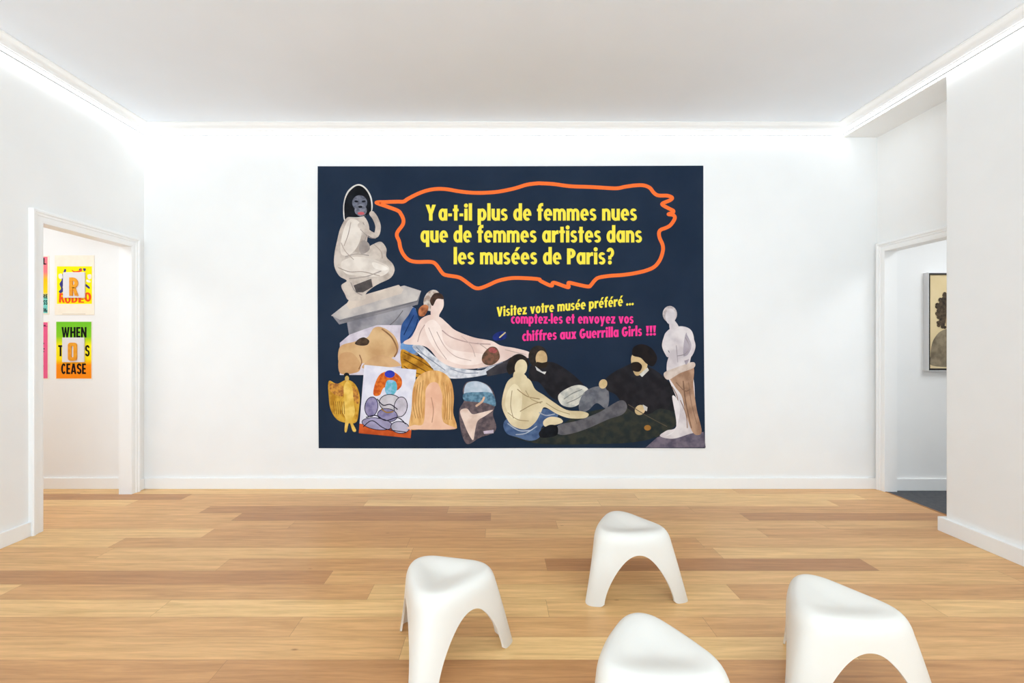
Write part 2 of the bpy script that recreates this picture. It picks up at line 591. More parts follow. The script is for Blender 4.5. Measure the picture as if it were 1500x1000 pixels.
GL = {
    'o': ([ring(0.38, 0.5, 0.38, 0.52, 0.09, 0.27)], 0.76),
    'c': ([band(0.38, 0.5, 0.38, 0.52, 0.09, 0.27, 52, 308)], 0.60),
    'e': ([band(0.38, 0.5, 0.38, 0.52, 0.09, 0.28, 0, 312), rc(0.27, 0.41, 0.76, 0.56)], 0.76),
    'a': (bowl_left(), 0.79),
    'd': (bowl_left() + [rc(0.49, 0, 0.79, 1.46)], 0.79),
    'q': (bowl_left() + [rc(0.49, -0.38, 0.79, 1)], 0.79),
    'p': (bowl_right() + [rc(0, -0.38, 0.30, 1)], 0.79),
    'n': ([rc(0, 0, S, 1), band(0.38, 0.60, 0.38, 0.42, 0.09, 0.17, 0, 180), rc(0.47, 0, 0.76, 0.61)], 0.76),
    'h': ([rc(0, 0, S, 1.46), band(0.38, 0.60, 0.38, 0.42, 0.09, 0.17, 0, 180), rc(0.47, 0, 0.76, 0.61)], 0.76),
    'u': ([rc(0, 0.39, S, 1), band(0.38, 0.40, 0.38, 0.42, 0.09, 0.17, 180, 360), rc(0.47, 0, 0.76, 1)], 0.76),
    'm': ([rc(0, 0, 0.28, 1), band(0.355, 0.60, 0.355, 0.42, 0.08, 0.17, 0, 180), rc(0.43, 0, 0.71, 0.61),
           band(0.785, 0.60, 0.355, 0.42, 0.08, 0.17, 0, 180), rc(0.86, 0, 1.14, 0.61)], 1.14),
    'r': ([rc(0, 0, S, 1), pg((0.2, 0.5), (0.24, 0.8), (0.36, 0.98), (0.50, 1.03), (0.60, 1.01), (0.60, 0.70), (0.46, 0.72), (0.30, 0.6))], 0.58),
    's': ([band(0.31, 0.71, 0.30, 0.31, 0.05, 0.09, 25, 270), band(0.30, 0.29, 0.31, 0.31, 0.05, 0.09, -155, 90)], 0.62),
    'i': ([rc(0.02, 0, 0.32, 1), [ell(0.17, 1.26, 0.18, 0.18)]], 0.34),
    'l': ([rc(0, 0, S, 1.46)], 0.30),
    't': ([rc(0.11, 0, 0.41, 1.32), rc(0, 0.78, 0.52, 1.0)], 0.52),
    'f': ([rc(0.10, 0, 0.40, 1.12), band(0.44, 1.10, 0.34, 0.38, 0.04, 0.12, 90, 180), rc(0.43, 1.22, 0.56, 1.48), rc(0, 0.78, 0.54, 1.0)], 0.54),
    'v': ([pg((0, 1), (0.32, 1), (0.42, 0.48), (0.50, 1), (0.80, 1), (0.53, 0), (0.29, 0))], 0.80),
    'y': ([pg((0, 1), (0.32, 1), (0.43, 0.50), (0.52, 1), (0.83, 1), (0.44, -0.38), (0.13, -0.38), (0.27, 0.05))], 0.83),
    'x': ([pg((0, 1), (0.33, 1), (0.80, 0), (0.47, 0)), pg((0.47, 1), (0.80, 1), (0.33, 0), (0, 0))], 0.80),
    'z': ([pg((0, 1), (0.63, 1), (0.63, 0.82), (0.36, 0.23), (0.64, 0.23), (0.64, 0), (0, 0), (0, 0.18), (0.27, 0.77), (0, 0.77))], 0.64),
    'Y': ([pg((0, CAPH), (0.33, CAPH), (0.46, 0.92), (0.59, CAPH), (0.92, CAPH), (0.62, 0.55), (0.62, 0), (0.30, 0), (0.30, 0.55))], 0.92),
    'P': ([rc(0, 0, 0.32, CAPH), band(0.30, 0.92, 0.46, 0.42, 0.12, 0.18, -90, 90)], 0.76),
    'V': ([pg((0, CAPH), (0.34, CAPH), (0.48, 0.60), (0.62, CAPH), (0.95, CAPH), (0.62, 0), (0.33, 0))], 0.95),
    'G': ([band(0.47, 0.67, 0.47, 0.69, 0.15, 0.38, 45, 350), rc(0.48, 0.46, 0.94, 0.72)], 0.94),
    '-': ([rc(0, 0.36, 0.34, 0.60)], 0.34),
    '.': ([[ell(0.17, 0.15, 0.17, 0.17)]], 0.34),
    '!': ([pg((0, CAPH), (0.34, CAPH), (0.26, 0.42), (0.08, 0.42)), [ell(0.17, 0.15, 0.17, 0.17)]], 0.34),
    '?': ([band(0.34, 0.98, 0.34, 0.42, 0.07, 0.16, -95, 165), rc(0.17, 0.40, 0.45, 0.72), [ell(0.31, 0.15, 0.17, 0.17)]], 0.68),
    # block capitals of the letter posters
    'W': ([pg((0, CAPH), (0.26, CAPH), (0.34, 0.5), (0.45, CAPH), (0.63, CAPH), (0.74, 0.5), (0.82, CAPH), (1.08, CAPH), (0.86, 0), (0.64, 0), (0.54, 0.66), (0.44, 0), (0.22, 0))], 1.08),
    'H': ([rc(0, 0, 0.26, CAPH), rc(0.46, 0, 0.72, CAPH), rc(0.2, 0.55, 0.5, 0.8)], 0.72),
    'E': ([rc(0, 0, 0.26, CAPH), rc(0, 0, 0.56, 0.22), rc(0, 0.56, 0.52, 0.78), rc(0, CAPH - 0.22, 0.56, CAPH)], 0.56),
    'N': ([rc(0, 0, 0.24, CAPH), rc(0.50, 0, 0.74, CAPH), pg((0, CAPH), (0.24, CAPH), (0.74, 0), (0.50, 0))], 0.74),
    'T': ([rc(0.2, 0, 0.46, CAPH), rc(0, CAPH - 0.22, 0.66, CAPH)], 0.66),
    'S': ([band(0.33, 0.97, 0.33, 0.39, 0.08, 0.16, 10, 270), band(0.33, 0.37, 0.33, 0.39, 0.08, 0.16, -170, 90)], 0.66),
    'C': ([band(0.35, 0.67, 0.35, 0.69, 0.10, 0.44, 38, 322)], 0.66),
    'A': ([pg((0, 0), (0.25, 0), (0.39, 0.85), (0.53, 0), (0.78, 0), (0.54, CAPH), (0.24, CAPH)), rc(0.22, 0.24, 0.56, 0.44)], 0.78),
    'O': ([ring(0.37, 0.67, 0.37, 0.69, 0.11, 0.42)], 0.74),
    'L': ([rc(0, 0, 0.26, CAPH), rc(0, 0, 0.56, 0.22)], 0.56),
    'U': ([rc(0, 0.38, 0.26, CAPH), band(0.36, 0.39, 0.36, 0.41, 0.10, 0.18, 180, 360), rc(0.46, 0.38, 0.72, CAPH)], 0.72),
    'D': ([rc(0, 0, 0.26, CAPH), band(0.25, 0.67, 0.49, 0.67, 0.22, 0.43, -90, 90)], 0.74),
    'R': ([rc(0, 0, 0.28, CAPH), band(0.28, 0.94, 0.46, 0.40, 0.18, 0.17, -90, 90), pg((0.26, 0.62), (0.50, 0.62), (0.78, 0), (0.49, 0))], 0.78),
    '9': ([ring(0.34, 0.94, 0.34, 0.41, 0.09, 0.19), band(0.34, 0.60, 0.34, 0.60, 0.09, 0.38, -100, 25)], 0.68),
    '6': ([ring(0.34, 0.40, 0.34, 0.41, 0.09, 0.19), band(0.34, 0.74, 0.34, 0.60, 0.09, 0.38, 80, 205)], 0.68),
}
GL['é'] = (GL['e'][0] + [pg((0.30, 1.10), (0.46, 1.44), (0.78, 1.44), (0.50, 1.10))], 0.76)
GAP, SPACE = 0.075, 0.42

def add_loops(bm, loops3, mi=0, face_dir=(0, -1, 0), lift=0.0):
    if lift:
        loops3 = [[(p[0], p[1] - lift, p[2]) for p in l] for l in loops3]
    flat = [p for l in loops3 for p in l]
    vs = [bm.verts.new(p) for p in flat]
    for t in tessellate_polygon([[Vector(p) for p in l] for l in loops3]):
        a, b, c = (Vector(flat[i]) for i in t)
        nrm = (b - a).cross(c - a)
        if nrm.length < 1e-12:
            continue
        ids = t if nrm.dot(Vector(face_dir)) > 0 else (t[0], t[2], t[1])
        try:
            f = bm.faces.new([vs[i] for i in ids])
            f.material_index = mi
        except ValueError:
            pass

def text_width(s):
    w = 0.0
    for ch in s:
        w += 0.16 if ch == '_' else SPACE if ch == ' ' else GL[ch][1] + GAP
    return w - GAP

def add_text(bm, s, x0, yb0, x1, yb1, xh, P, mi=0, shear=False):
    """lettering from (x0,yb0) to (x1,yb1) along the baseline (y downwards), x-height xh."""
    tot = text_width(s)
    ux, uy = (x1 - x0) / tot, (yb1 - yb0) / tot
    ln = math.hypot(ux, uy)
    nx, ny = (uy / ln, -ux / ln) if not shear else (0.0, -1.0)
    cur = 0.0
    for ch in s:
        if ch in ' _':
            cur += 0.16 if ch == '_' else SPACE
            continue
        comps, wd = GL[ch]
        for kc, loops in enumerate(comps):
            add_loops(bm, [[P(x0 + ux * (cur + gx) + nx * xh * gy, yb0 + uy * (cur + gx) + ny * xh * gy) for gx, gy in lp] for lp in loops], mi, lift=kc * 1.5e-5)
        cur += wd + GAP

def smooth_closed(pts, sub=6):
    out = []
    n = len(pts)
    for i in range(n):
        p0, p1, p2, p3 = pts[i - 1], pts[i], pts[(i + 1) % n], pts[(i + 2) % n]
        for k in range(sub):
            t = k / sub
            out.append(tuple(0.5 * (2 * p1[c] + (p2[c] - p0[c]) * t + (2 * p0[c] - 5 * p1[c] + 4 * p2[c] - p3[c]) * t * t
                                    + (3 * p1[c] - p0[c] - 3 * p2[c] + p3[c]) * t ** 3) for c in (0, 1)))
    return out
def smooth_open(pts, sub=6):
    e = [pts[0]] + list(pts) + [pts[-1]]
    out = []
    for i in range(1, len(e) - 2):
        p0, p1, p2, p3 = e[i - 1], e[i], e[i + 1], e[i + 2]
        for k in range(sub):
            t = k / sub
            out.append(tuple(0.5 * (2 * p1[c] + (p2[c] - p0[c]) * t + (2 * p0[c] - 5 * p1[c] + 4 * p2[c] - p3[c]) * t * t
                                    + (3 * p1[c] - p0[c] - 3 * p2[c] + p3[c]) * t ** 3) for c in (0, 1)))
    out.append(tuple(pts[-1]))
    return out

def add_stroke(bm, pts, wd, P, mi=0, closed=False):
    n = len(pts)
    for i in range(n if closed else n - 1):
        a, b = pts[i], pts[(i + 1) % n]
        dx, dy = b[0] - a[0], b[1] - a[1]
        l = math.hypot(dx, dy)
        if l < 1e-6:
            continue
        ox, oy = -dy / l * wd / 2, dx / l * wd / 2
        add_loops(bm, [[P(a[0] + ox, a[1] + oy), P(b[0] + ox, b[1] + oy), P(b[0] - ox, b[1] - oy), P(a[0] - ox, a[1] - oy)]], mi, lift=(i % 3) * 1e-5)
    for i, a in enumerate(pts):
        add_loops(bm, [[P(*q) for q in ell(a[0], a[1], wd / 2, wd / 2, 14)]], mi, lift=3e-5 + (i % 7) * 1e-5)

# ------------------------------------------------------------------ the banner
Y_BAN = 4.394                                      # front of the cloth
def wall_pt(y):
    """measured position (in 1/1500 of the frame) of a mark on the wall plane at distance y -> metres on that plane."""
    def P(u, v):
        return ((u - CX) * y / F_PX, y, CAM_Z - (v - CY) * y / F_PX)
    return P

def cloth_mat(name, rgb, rgb2):
    m = noise_mat(name, rgb, rgb2, 2.2, 3, 0.8, 0.12, bump=0.0)
    nt = m.node_tree
    b = nt.nodes['Principled BSDF']
    tc = nt.nodes.new('ShaderNodeTexCoord')
    n = nt.nodes.new('ShaderNodeTexNoise'); n.inputs['Scale'].default_value = 260; n.inputs['Detail'].default_value = 1
    n2 = nt.nodes.new('ShaderNodeTexNoise'); n2.inputs['Scale'].default_value = 1.6; n2.inputs['Detail'].default_value = 2
    nt.links.new(tc.outputs['Object'], n.inputs['Vector']); nt.links.new(tc.outputs['Object'], n2.inputs['Vector'])
    bp = nt.nodes.new('ShaderNodeBump'); bp.inputs['Strength'].default_value = 0.25; bp.inputs['Distance'].default_value = 0.002
    bp2 = nt.nodes.new('ShaderNodeBump'); bp2.inputs['Strength'].default_value = 0.5; bp2.inputs['Distance'].default_value = 0.03
    nt.links.new(n.outputs['Fac'], bp.inputs['Height']); nt.links.new(n2.outputs['Fac'], bp2.inputs['Height'])
    nt.links.new(bp.outputs[0], bp2.inputs['Normal']); nt.links.new(bp2.outputs[0], b.inputs['Normal'])
    return m
MAT['navy'] = cloth_mat('navy_printed_cloth', (27, 41, 60), (34, 47, 66))
PB = wall_pt(Y_BAN)
banner = thing('banner', 'large navy cloth banner with orange speech bubble on the back wall', 'banner',
               (PB(749, 656)[0], Y_BAN + 0.003, PB(749, 656)[2]))
OX, OY, OZ = banner.location
def layer(k):
    y = Y_BAN - 0.0004 - 0.0003 * k
    def P(u, v):
        q = PB(u, v)
        return (q[0] - OX, y - OY, q[2] - OZ)
    return P
# cloth: slightly bowed edges, hemmed, real thickness
bm = bmesh.new()
NU, NV = 40, 30
def cloth_uv(a, b):
    left = 465.3 + 1.6 * b + 0.9 * math.sin(b * 3.1) * -1
    right = 1030.3 + 2.6 * b - 0.8 * math.sin(b * math.pi)
    top = 243.4 - 0.9 * a + 0.4 * math.sin(a * math.pi)
    bot = 656.2 + 0.3 * math.sin(a * 7)
    return left + (right - left) * a, top + (bot - top) * b
fr = [[bm.verts.new(layer(-1)(*cloth_uv(i / NU, j / NV))) for j in range(NV + 1)] for i in range(NU + 1)]
bk = [[bm.verts.new((v.co.x, v.co.y + 0.0055, v.co.z)) for v in c] for c in fr]
for i in range(NU):
    for j in range(NV):
        bm.faces.new((fr[i][j], fr[i][j + 1], fr[i + 1][j + 1], fr[i + 1][j]))
        bm.faces.new((bk[i][j], bk[i + 1][j], bk[i + 1][j + 1], bk[i][j + 1]))
for i in range(NU):
    for j in (0, NV):
        bm.faces.new((fr[i][j], fr[i + 1][j], bk[i + 1][j], bk[i][j]))
for j in range(NV):
    for i in (0, NU):
        bm.faces.new((fr[i][j], fr[i][j + 1], bk[i][j + 1], bk[i][j]))
bmesh.ops.recalc_face_normals(bm, faces=bm.faces)
obj('cloth', bm, MAT['navy'], banner)

def ink(name, rgb):
    return noise_mat(name, rgb, tuple(max(0, c - 5) for c in rgb), 120, 1, 0.75, 0.15)
MAT['ink_yellow'] = ink('yellow_print', (247, 226, 76))
MAT['ink_pink'] = ink('pink_print', (255, 58, 148))
MAT['ink_orange'] = ink('orange_print', (255, 116, 52))

# speech bubble outline
c1 = lambda *p: [(540 + x / 5.262, 240 + y / 5.262) for x, y in p]
c2 = lambda *p: [(780 + x / 5.262, 240 + y / 5.262) for x, y in p]
bub = (c1((60, 298), (130, 294), (225, 291), (270, 290), (305, 268), (380, 230), (450, 205), (520, 193), (600, 195), (700, 212), (800, 222), (900, 222),
          (1000, 214), (1120, 190), (1220, 160), (1300, 150))
       + c2((70, 150), (160, 155), (290, 172), (450, 178), (600, 187), (660, 187), (720, 175), (800, 165), (860, 166), (905, 185), (935, 222),
            (970, 243), (1040, 245), (1076, 260), (1060, 280), (1005, 303), (1005, 318), (1055, 345), (1086, 362), (1078, 376), (1048, 388), (1085, 394), (1097, 420),
            (1065, 470), (1030, 492), (990, 507), (975, 530), (980, 570), (1002, 620), (1005, 670), (982, 740), (940, 792), (880, 820), (800, 840), (700, 855),
            (600, 862), (515, 875), (482, 895), (452, 932), (430, 945), (350, 930), (285, 915), (276, 926), (278, 950), (240, 940), (168, 915), (152, 925), (150, 938),
            (120, 930), (60, 900))
       + c1((1310, 888), (1200, 880), (1100, 880), (1000, 900), (920, 935), (860, 957), (820, 955), (780, 930), (720, 886), (680, 870), (590, 855), (560, 830),
            (520, 775), (480, 755), (370, 755), (310, 740), (270, 700), (246, 650), (235, 595), (218, 555), (224, 522), (262, 470), (268, 430), (250, 388), (225, 360), (140, 328)))
bm = bmesh.new()
add_stroke(bm, smooth_closed(bub, 4), 5.4, layer(1), closed=True)
obj('speech_bubble_outline', bm, MAT['ink_orange'], banner)

LINES = [
    ('Y_a-t-il plus de femmes nues', 623.5, 323.0, 933.0, 323.0, 17.4, 'ink_yellow'),
    ('que de femmes artistes dans', 616.0, 355.0, 940.5, 355.0, 17.4, 'ink_yellow'),
    ('les musées de Paris?', 664.5, 387.0, 899.5, 387.0, 17.4, 'ink_yellow'),
    ('Visitez votre musée préféré ...', 727.5, 463.8, 928.3, 446.6, 10.6, 'ink_yellow'),
    ('comptez-les et envoyez vos', 748.5, 473.8, 928.0, 473.6, 10.4, 'ink_pink'),
    ('chiffres aux Guerrilla Girls', 765.0, 499.4, 940.3, 491.7, 10.6, 'ink_pink'),
    ('!!!', 946.3, 491.4, 960.8, 490.8, 10.6, 'ink_pink'),
]
for s, x0, y0, x1, y1, xh, mk in LINES:
    bm = bmesh.new()
    add_text(bm, s, x0, y0, x1, y1, xh, layer(2), 0, shear=True)
    o = obj('lettering', bm, MAT[mk], banner)
    o['label'] = ('yellow' if mk == 'ink_yellow' else 'pink') + ' printed line of lettering'

# printed pictures: plain generic stand-ins in the colours of the collage
KTOT = [0]
class Print:
    def __init__(self, name):
        self.name, self.bm, self.mats, self.k = name, bmesh.new(), [], 0
    def mi(self, m):
        if m not in self.mats:
            self.mats.append(m)
        return self.mats.index(m)
    def fill(self, m, pts, smooth=True):
        KTOT[0] += 1
        P = layer(2 + KTOT[0] * 0.1)
        pp = smooth_closed(pts) if smooth else pts
        add_loops(self.bm, [[P(*q) for q in pp]], self.mi(m))
        return self
    def oval(self, m, x, y, rx, ry, rot=0):
        c, s = math.cos(math.radians(rot)), math.sin(math.radians(rot))
        return self.fill(m, [(x + rx * math.cos(t) * c - ry * math.sin(t) * s, y + rx * math.cos(t) * s + ry * math.sin(t) * c)
                             for t in [2 * math.pi * i / 28 for i in range(28)]], False)
    def line(self, m, pts, wd):
        KTOT[0] += 4
        add_stroke(self.bm, smooth_open(pts), wd, layer(2 + (KTOT[0] - 3) * 0.1), self.mi(m))
        return self
    def done(self):
        return obj(self.name, self.bm, self.mats, banner)

_pm = {}
def pm(c, d=None, sc=9, det=4, st=(1, 1, 1)):
    key = (c, d, sc, st)
    if key not in _pm:
        d2 = d or tuple(int(v * 0.86) for v in c)
        _pm[key] = noise_mat('print_ink', c, d2, sc, det, 0.78, 0.12, st, lo=0.4, hi=0.62)
    return _pm[key]

STONE = pm((206, 193, 182), (172, 158, 148), 8)
STONE2 = pm((170, 158, 150), (140, 130, 126), 7)
GREY = pm((168, 164, 166), (128, 124, 130), 6)
BLACK = pm((17, 18, 22), (26, 28, 34), 12)

# A: seated stone figure in a plain robe, dark hooded head, on a stepped plinth
a = Print('printed_plinth')
a.fill(pm((158, 155, 160), (120, 118, 126), 5), [(508, 470), (600, 446), (609, 452), (612, 520), (516, 520)], False)
a.fill(pm((140, 136, 140), (108, 106, 112), 5), [(488, 464), (497, 475), (612, 446), (616, 428), (610, 434)], False)
a.fill(pm((200, 192, 186), (172, 165, 164), 6), [(485, 462), (513, 440), (592, 418), (617, 426), (611, 440), (498, 468)], False)
a.fill(pm((212, 198, 184), (190, 176, 166), 6), [(507, 446), (512, 438), (584, 417), (591, 424), (588, 430), (512, 453)], False)
a.line(pm((120, 116, 120)), [(498, 470), (540, 460), (612, 441)], 1.6)
a.line(pm((110, 104, 108)), [(590, 455), (580, 468), (571, 476)], 1.2)
a.done()
a = Print('printed_statue')
a.fill(STONE, [(505, 322), (512, 315), (526, 314), (536, 320), (541, 334), (538, 350), (538, 362), (546, 358), (558, 354), (566, 364), (566, 376), (575, 386), (578, 396), (572, 407), (556, 415), (546, 421),
               (536, 430), (534, 438), (512, 440), (505, 430), (500, 418), (508, 411), (497, 404), (490, 390), (490, 372), (494, 352), (498, 336)])
a.fill(pm((226, 216, 206), (206, 194, 184), 7), [(509, 324), (522, 322), (530, 334), (526, 356), (514, 372), (500, 372), (500, 350)])
a.fill(pm((226, 216, 206), (206, 194, 184), 7), [(500, 384), (520, 376), (548, 380), (570, 392), (560, 404), (530, 404), (506, 400)])
a.fill(STONE2, [(530, 352), (540, 356), (541, 366), (530, 372), (526, 364)])
a.line(STONE2, [(512, 408), (536, 405), (558, 397)], 1.6)
a.line(STONE2, [(506, 376), (522, 372), (540, 374)], 1.4)
a.line(STONE2, [(532, 326), (537, 344), (529, 362)], 1.4)
a.line(STONE2, [(514, 414), (520, 426), (530, 432)], 1.4)
for pts_ in ([(500, 356), (506, 368), (518, 380)], [(496, 392), (512, 398), (532, 398), (556, 404)], [(514, 326), (510, 344), (504, 360)], [(548, 358), (558, 368), (560, 378)]):
    a.line(pm((176, 160, 148)), pts_, 1.2)
a.fill(pm((238, 230, 222), (224, 214, 204), 7), [(546, 384), (560, 388), (569, 394), (560, 396), (548, 392)])
a.fill(pm((92, 84, 82), (64, 60, 62), 8), [(518, 418), (544, 408), (546, 420), (532, 428), (522, 428)], False)
a.fill(pm((224, 220, 214)), [(504, 322), (503, 300), (508, 282), (518, 272), (528, 270), (537, 276), (544, 288), (546, 304), (542, 312), (526, 319), (510, 318)])
a.fill(BLACK, [(505.5, 321), (504.5, 300), (509.5, 284), (519, 274), (527, 272), (535.5, 277.5), (542, 289), (544, 304), (541, 313), (526, 318), (510, 318)])
a.oval(pm((112, 114, 128), (80, 82, 94), 30), 527, 297, 11, 11)
a.oval(pm((134, 134, 146), (96, 98, 110), 30), 528.5, 308, 9, 8.5)
a.oval(BLACK, 522, 295, 3, 1.5, 10).oval(BLACK, 533, 295, 3, 1.5, -10).oval(BLACK, 528, 303, 3, 1.8)
a.oval(pm((196, 90, 96)), 529, 312.5, 5, 2.2)
a.line(STONE, [(528, 330), (542, 342), (551, 344), (554, 332), (550, 320), (545, 313)], 8)
a.line(STONE2, [(528, 336), (540, 347), (550, 349)], 1.0)
a.done()

# B: soft tan hills on pale lilac cloth
a = Print('printed_landscape')
a.fill(pm((214, 206, 216), (190, 180, 194), 10), [(498, 502), (512, 490), (534, 482), (552, 476), (588, 476), (588, 549), (498, 549)], False)
a.fill(pm((214, 178, 132), (192, 150, 104), 4), [(498, 508), (520, 500), (538, 494), (548, 480), (562, 480), (578, 492), (584, 510), (574, 524), (556, 524), (540, 530), (520, 534), (498, 534)])
a.fill(pm((204, 162, 116), (184, 138, 94), 4), [(498, 520), (514, 516), (526, 528), (528, 540), (520, 546), (498, 546)])
a.fill(pm((210, 170, 126), (188, 146, 102), 4), [(530, 538), (544, 524), (562, 520), (580, 528), (588, 535), (588, 536), (566, 538), (548, 540)])
a.fill(pm((80, 62, 48), (54, 42, 36), 20), [(520, 503), (526, 496), (534, 494), (541, 499), (538, 505), (528, 506)])
a.line(pm((150, 108, 72)), [(560, 482), (574, 494), (582, 512), (578, 522)], 2.2)
a.line(pm((150, 108, 72)), [(527, 520), (530, 530), (526, 540)], 1.6)
a.done()

# C: person resting in a pale rose dress on cushions
ROSE = pm((236, 214, 204), (218, 190, 180), 4)
a = Print('printed_reclining_figure')
a.fill(pm((56, 92, 150), (34, 60, 108), 6), [(588, 478), (598, 462), (606, 450), (612, 462), (618, 492), (606, 508), (588, 505)])
a.fill(pm((120, 160, 206), (84, 124, 178), 6), [(588, 503), (606, 500), (616, 508), (606, 518), (590, 516)])
a.fill(pm((208, 150, 48), (150, 98, 24), 12), [(588, 512), (604, 518), (626, 528), (644, 536), (656, 544), (636, 552), (610, 552), (596, 546), (588, 535)])
a.fill(pm((222, 222, 226), (170, 174, 186), 16), [(604, 508), (618, 506), (640, 524), (670, 538), (706, 542), (722, 530), (744, 528), (740, 540), (700, 551), (660, 554), (640, 546), (626, 530)])
a.fill(pm((70, 66, 70), (50, 48, 54), 10), [(712, 544), (740, 526), (772, 528), (770, 538), (740, 546), (714, 551)], False)
a.fill(ROSE, [(608, 484), (616, 468), (630, 461), (644, 464), (656, 474), (668, 484), (694, 494), (720, 499), (734, 506), (756, 510), (776, 516), (774, 524), (752, 522),
              (740, 528), (716, 536), (690, 540), (664, 538), (644, 528), (630, 512), (618, 506), (594, 504), (592, 500), (602, 494)])
a.fill(pm((246, 230, 222), (232, 210, 200), 4), [(622, 478), (634, 468), (646, 480), (650, 500), (664, 512), (690, 516), (712, 520), (704, 532), (676, 534), (650, 524), (632, 504)])
a.line(pm((188, 156, 150)), [(648, 484), (662, 494), (690, 502), (718, 504)], 1.6)
a.line(pm((196, 166, 158)), [(612, 500), (616, 486), (622, 476)], 1.4)
for pts_ in ([(640, 486), (652, 508), (668, 522), (690, 528)], [(628, 480), (640, 506), (654, 526)], [(700, 502), (716, 514), (722, 530)], [(676, 492), (690, 506), (696, 522)], [(740, 512), (756, 516), (770, 519)]):
    a.line(pm((206, 178, 168)), pts_, 1.1)
for pts_ in ([(612, 514), (630, 526), (652, 542)], [(660, 540), (680, 546), (700, 546)], [(700, 540), (720, 536), (736, 530)], [(610, 508), (622, 520), (636, 530)]):
    a.line(pm((150, 156, 172)), pts_, 1.3)
for pts_ in ([(592, 516), (612, 526), (634, 540)], [(592, 526), (610, 536), (628, 546)], [(592, 536), (604, 544), (616, 548)]):
    a.line(pm((112, 70, 20)), pts_, 1.4)
for pts_ in ([(592, 490), (600, 474), (606, 462)], [(598, 496), (608, 482), (612, 468)]):
    a.line(pm((28, 46, 92)), pts_, 1.3)
a.oval(pm((206, 196, 186), (160, 140, 128), 26), 633, 440, 12, 16, 20)
a.fill(pm((190, 120, 78), (130, 74, 48), 20), [(614, 452), (622, 446), (628, 450), (622, 462), (614, 462)])
a.fill(ROSE, [(632, 446), (638, 432), (648, 434), (650, 448), (644, 460), (642, 466), (632, 464)])
a.fill(pm((76, 54, 44), (54, 40, 34), 30), [(630, 440), (636, 430), (646, 430), (650, 438), (640, 438), (634, 448)])
a.fill(pm((32, 48, 120), (22, 32, 84), 12), [(722, 492), (730, 486), (740, 486), (742, 494), (734, 498), (724, 498)])
a.line(pm((224, 204, 150)), [(732, 494), (740, 487)], 1.8)
a.fill(pm((126, 86, 68), (84, 66, 52), 24), [(708, 518), (718, 508), (728, 510), (732, 524), (722, 534), (712, 534), (706, 528)])
a.oval(pm((168, 84, 84), (130, 70, 66), 24), 722, 513, 6, 4, 10)
a.done()

# D: golden shawl with a standing figure in a plain robe
a = Print('printed_golden_figure')
GOLD = pm((214, 166, 62), (176, 124, 36), 16)
a.fill(GOLD, [(482, 558), (494, 562), (508, 556), (520, 562), (527, 578), (526, 600), (522, 618), (508, 619), (494, 614), (485, 600), (482, 582)])
a.fill(pm((150, 92, 50), (210, 150, 64), 44), [(484, 562), (496, 562), (504, 568), (502, 580), (492, 578), (484, 572)])
a.fill(pm((150, 92, 50), (210, 150, 64), 44), [(516, 564), (524, 574), (526, 590), (520, 588), (516, 574)])
a.fill(pm((236, 200, 104), (218, 174, 74), 14), [(504, 566), (509, 558), (516, 566), (518, 584), (520, 604), (516, 616), (522, 630), (517, 631), (512, 618), (508, 632), (505, 630), (506, 612), (501, 600), (504, 584)])
a.oval(BLACK, 508, 549, 4, 3.5).oval(pm((226, 190, 110)), 508.5, 554, 3, 4)
for i in range(6):
    a.line(pm((130, 86, 30)), [(489 + i * 3, 588), (490 + i * 3, 606)], 0.8)
a.done()

# E: white card of loose abstract shapes
a = Print('printed_card')
def card(u, v):
    return (534 + 76 * u - 8.2 * v, 534 + 7.2 * u + 100 * v)
def cpts(*p):
    return [card(*q) for q in p]
a.fill(pm((226, 224, 234), (212, 210, 224), 10), cpts((0, 0), (1, 0), (1, 1), (0, 1)), False)
a.fill(pm((206, 92, 42), (184, 76, 32), 12), cpts((0, 0.86), (1, 0.88), (1, 1), (0, 1)), False)
VIO = pm((150, 142, 176), (116, 110, 150), 18)
INKK = pm((38, 34, 52), (28, 26, 40), 18)
a.fill(pm((220, 116, 40), (190, 80, 30), 34), cpts((0.22, 0.42), (0.24, 0.24), (0.34, 0.1), (0.55, 0.06), (0.72, 0.14), (0.74, 0.26), (0.62, 0.34), (0.42, 0.3), (0.34, 0.42)))
a.oval(pm((54, 62, 178)), *card(0.5, 0.1), 7.5, 5.5)
a.fill(pm((96, 176, 196), (150, 190, 220), 30), cpts((0.46, 0.2), (0.62, 0.2), (0.66, 0.32), (0.56, 0.42), (0.44, 0.36)))
for px_, py_, rx_, ry_, m_ in ((0.56, 0.52, 16, 12, pm((206, 200, 206))), (0.2, 0.6, 9, 14, VIO), (0.76, 0.56, 9, 14, pm((206, 198, 210))), (0.52, 0.7, 14, 9, VIO), (0.34, 0.84, 22, 8, pm((164, 158, 190))), (0.78, 0.86, 13, 8, pm((190, 184, 202)))):
    a.oval(INKK, *card(px_, py_), rx_ + 1.1, ry_ + 1.1, 8)
    a.oval(m_, *card(px_, py_), rx_, ry_, 8)
a.line(INKK, cpts((0.3, 0.48), (0.42, 0.56), (0.56, 0.54), (0.7, 0.6)), 1.5)
a.line(INKK, cpts((0.12, 0.76), (0.3, 0.72), (0.5, 0.78), (0.72, 0.72), (0.88, 0.8)), 1.5)
a.line(INKK, cpts((0.08, 0.9), (0.24, 0.8), (0.5, 0.9), (0.9, 0.92)), 1.3)
a.line(pm((170, 130, 70)), cpts((0.4, 0.62), (0.5, 0.66), (0.62, 0.64)), 2)
a.done()

